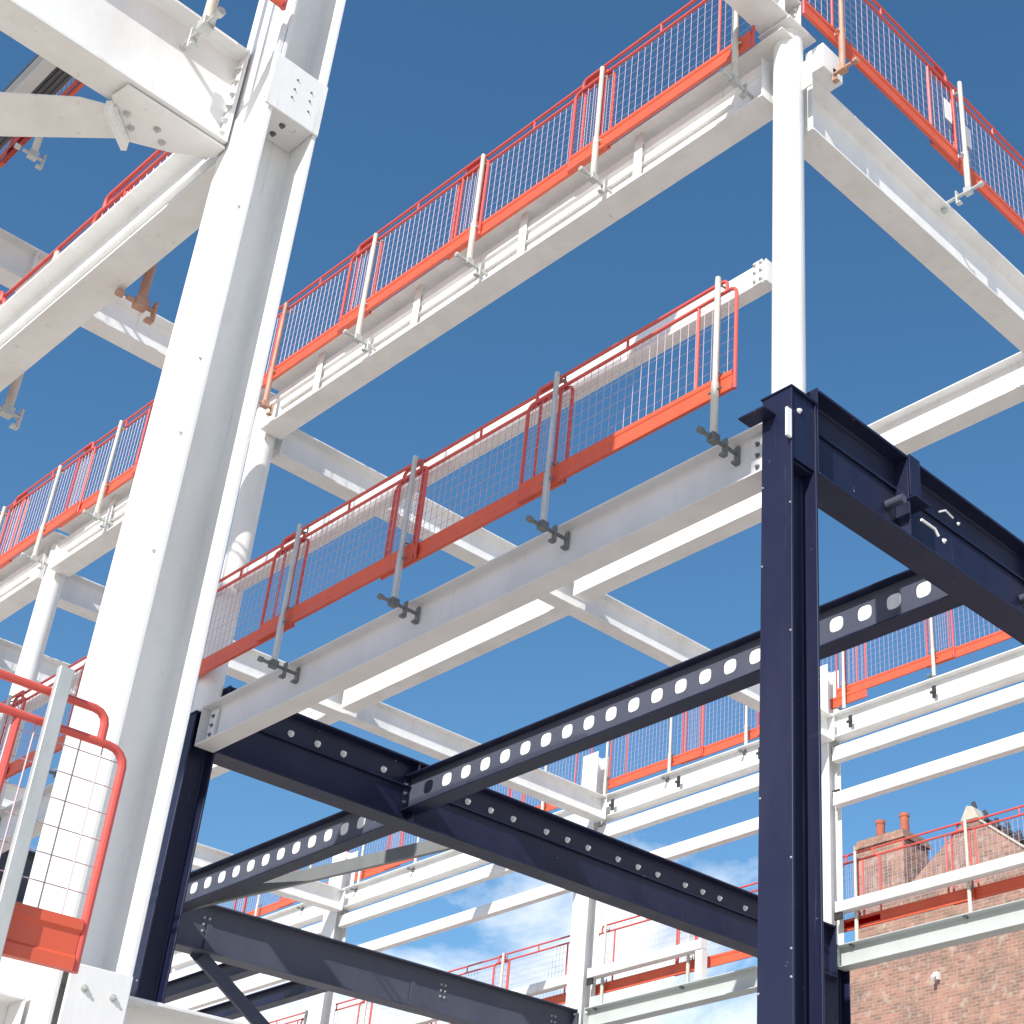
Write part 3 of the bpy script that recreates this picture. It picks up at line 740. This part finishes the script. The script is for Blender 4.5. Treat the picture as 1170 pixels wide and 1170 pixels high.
# chimney
ch = build('chimney', MB().box(-22.88,-21.42,hy+.02,hy+1.1,11.0,14.30).box(-22.94,-21.36,hy-.04,hy+1.16,14.301,14.42).box(-22.88,-21.42,hy+.02,hy+1.1,14.421,14.54), BRICK, house, smooth=0)
for x in (-22.38,-21.62):
    build('chimney_pot', MB().tube([(x,hy+.4,14.53),(x,hy+.4,15.06)], .115, 18).tube([(x,hy+.4,15.0),(x,hy+.4,15.09)], .13, 18), POT, ch)
# small wall fitting
build('wall_lamp', MB().box(-20.62,-20.50,hy-.12,hy-.001,10.55,10.72).tube([(-20.56,hy-.12,10.66),(-20.56,hy-.26,10.55)], .05, 10), TAGM, house)

# =================================================================== LIGHT, SKY, CAMERA
SUN = Vector((.30,-.75,.60)).normalized()
sd = bpy.data.lights.new('sun', 'SUN'); so = bpy.data.objects.new('sun', sd); C.objects.link(so)
sd.energy = 4.0; sd.angle = math.radians(.53); sd.color = (1, .955, .88)
so.rotation_euler = SUN.to_track_quat('Z','Y').to_euler(); so.location = (0,0,30)

w = bpy.data.worlds.new('World'); bpy.context.scene.world = w; w.use_nodes = True
nt = w.node_tree; N = nt.nodes; L = nt.links
bg = N['Background']
sky = N.new('ShaderNodeTexSky'); sky.sky_type = 'NISHITA'; sky.sun_disc = False
sky.sun_elevation = math.asin(SUN.z); sky.sun_rotation = math.atan2(SUN.x, SUN.y)
sky.air_density = 1.0; sky.dust_density = .3; sky.ozone_density = 2.0; sky.altitude = 50
tc = N.new('ShaderNodeTexCoord'); CLX = 1.37
# clouds low over the horizon
mp = N.new('ShaderNodeMapping'); mp.inputs['Scale'].default_value = (1,1,2.0); mp.inputs['Location'].default_value = (CLX,CLX*.7,0); L.new(tc.outputs['Generated'], mp.inputs['Vector'])
cn = N.new('ShaderNodeTexNoise'); cn.inputs['Scale'].default_value = 4.2; cn.inputs['Detail'].default_value = 10; cn.inputs['Roughness'].default_value = .58; cn.inputs['Distortion'].default_value = .3
L.new(mp.outputs['Vector'], cn.inputs['Vector'])
sp = N.new('ShaderNodeSeparateXYZ'); L.new(tc.outputs['Generated'], sp.inputs[0])
mr = N.new('ShaderNodeMapRange'); mr.inputs['From Min'].default_value = .24; mr.inputs['From Max'].default_value = .44
mr.inputs['To Min'].default_value = .17; mr.inputs['To Max'].default_value = -.20; L.new(sp.outputs['Z'], mr.inputs['Value'])
ad = N.new('ShaderNodeMath'); L.new(cn.outputs['Fac'], ad.inputs[0]); L.new(mr.outputs[0], ad.inputs[1])
cr = N.new('ShaderNodeValToRGB'); cr.color_ramp.elements[0].position = .50; cr.color_ramp.elements[1].position = .68; L.new(ad.outputs[0], cr.inputs['Fac'])
mx = N.new('ShaderNodeMix'); mx.data_type = 'RGBA'; mx.inputs['B'].default_value = (7.8,8.0,8.3,1)
hs = N.new('ShaderNodeHueSaturation'); hs.inputs['Saturation'].default_value = 1.22; hs.inputs['Hue'].default_value = .494; L.new(sky.outputs[0], hs.inputs['Color'])
L.new(cr.outputs['Color'], mx.inputs['Factor']); L.new(hs.outputs[0], mx.inputs['A']); L.new(mx.outputs['Result'], bg.inputs['Color'])
bg.inputs['Strength'].default_value = .113

cam = bpy.data.cameras.new('camera'); co = bpy.data.objects.new('camera', cam); C.objects.link(co)
R = Matrix.Rotation(math.radians(41.26),4,'Z') @ Matrix.Rotation(math.radians(121.19),4,'X') @ Matrix.Rotation(math.radians(.60),4,'Z')
co.matrix_world = R
cam.sensor_width = 36; cam.lens = 1777.4*36/1170
cam.shift_x = (585-865.6)/1170; cam.shift_y = (644.8-585)/1170
cam.clip_start = .05; cam.clip_end = 3000
sc = bpy.context.scene; sc.camera = co
sc.render.resolution_x = 1024; sc.render.resolution_y = 1024
sc.view_settings.view_transform = 'Standard'; sc.view_settings.look = 'None'; sc.view_settings.exposure = .52; sc.view_settings.gamma = 1
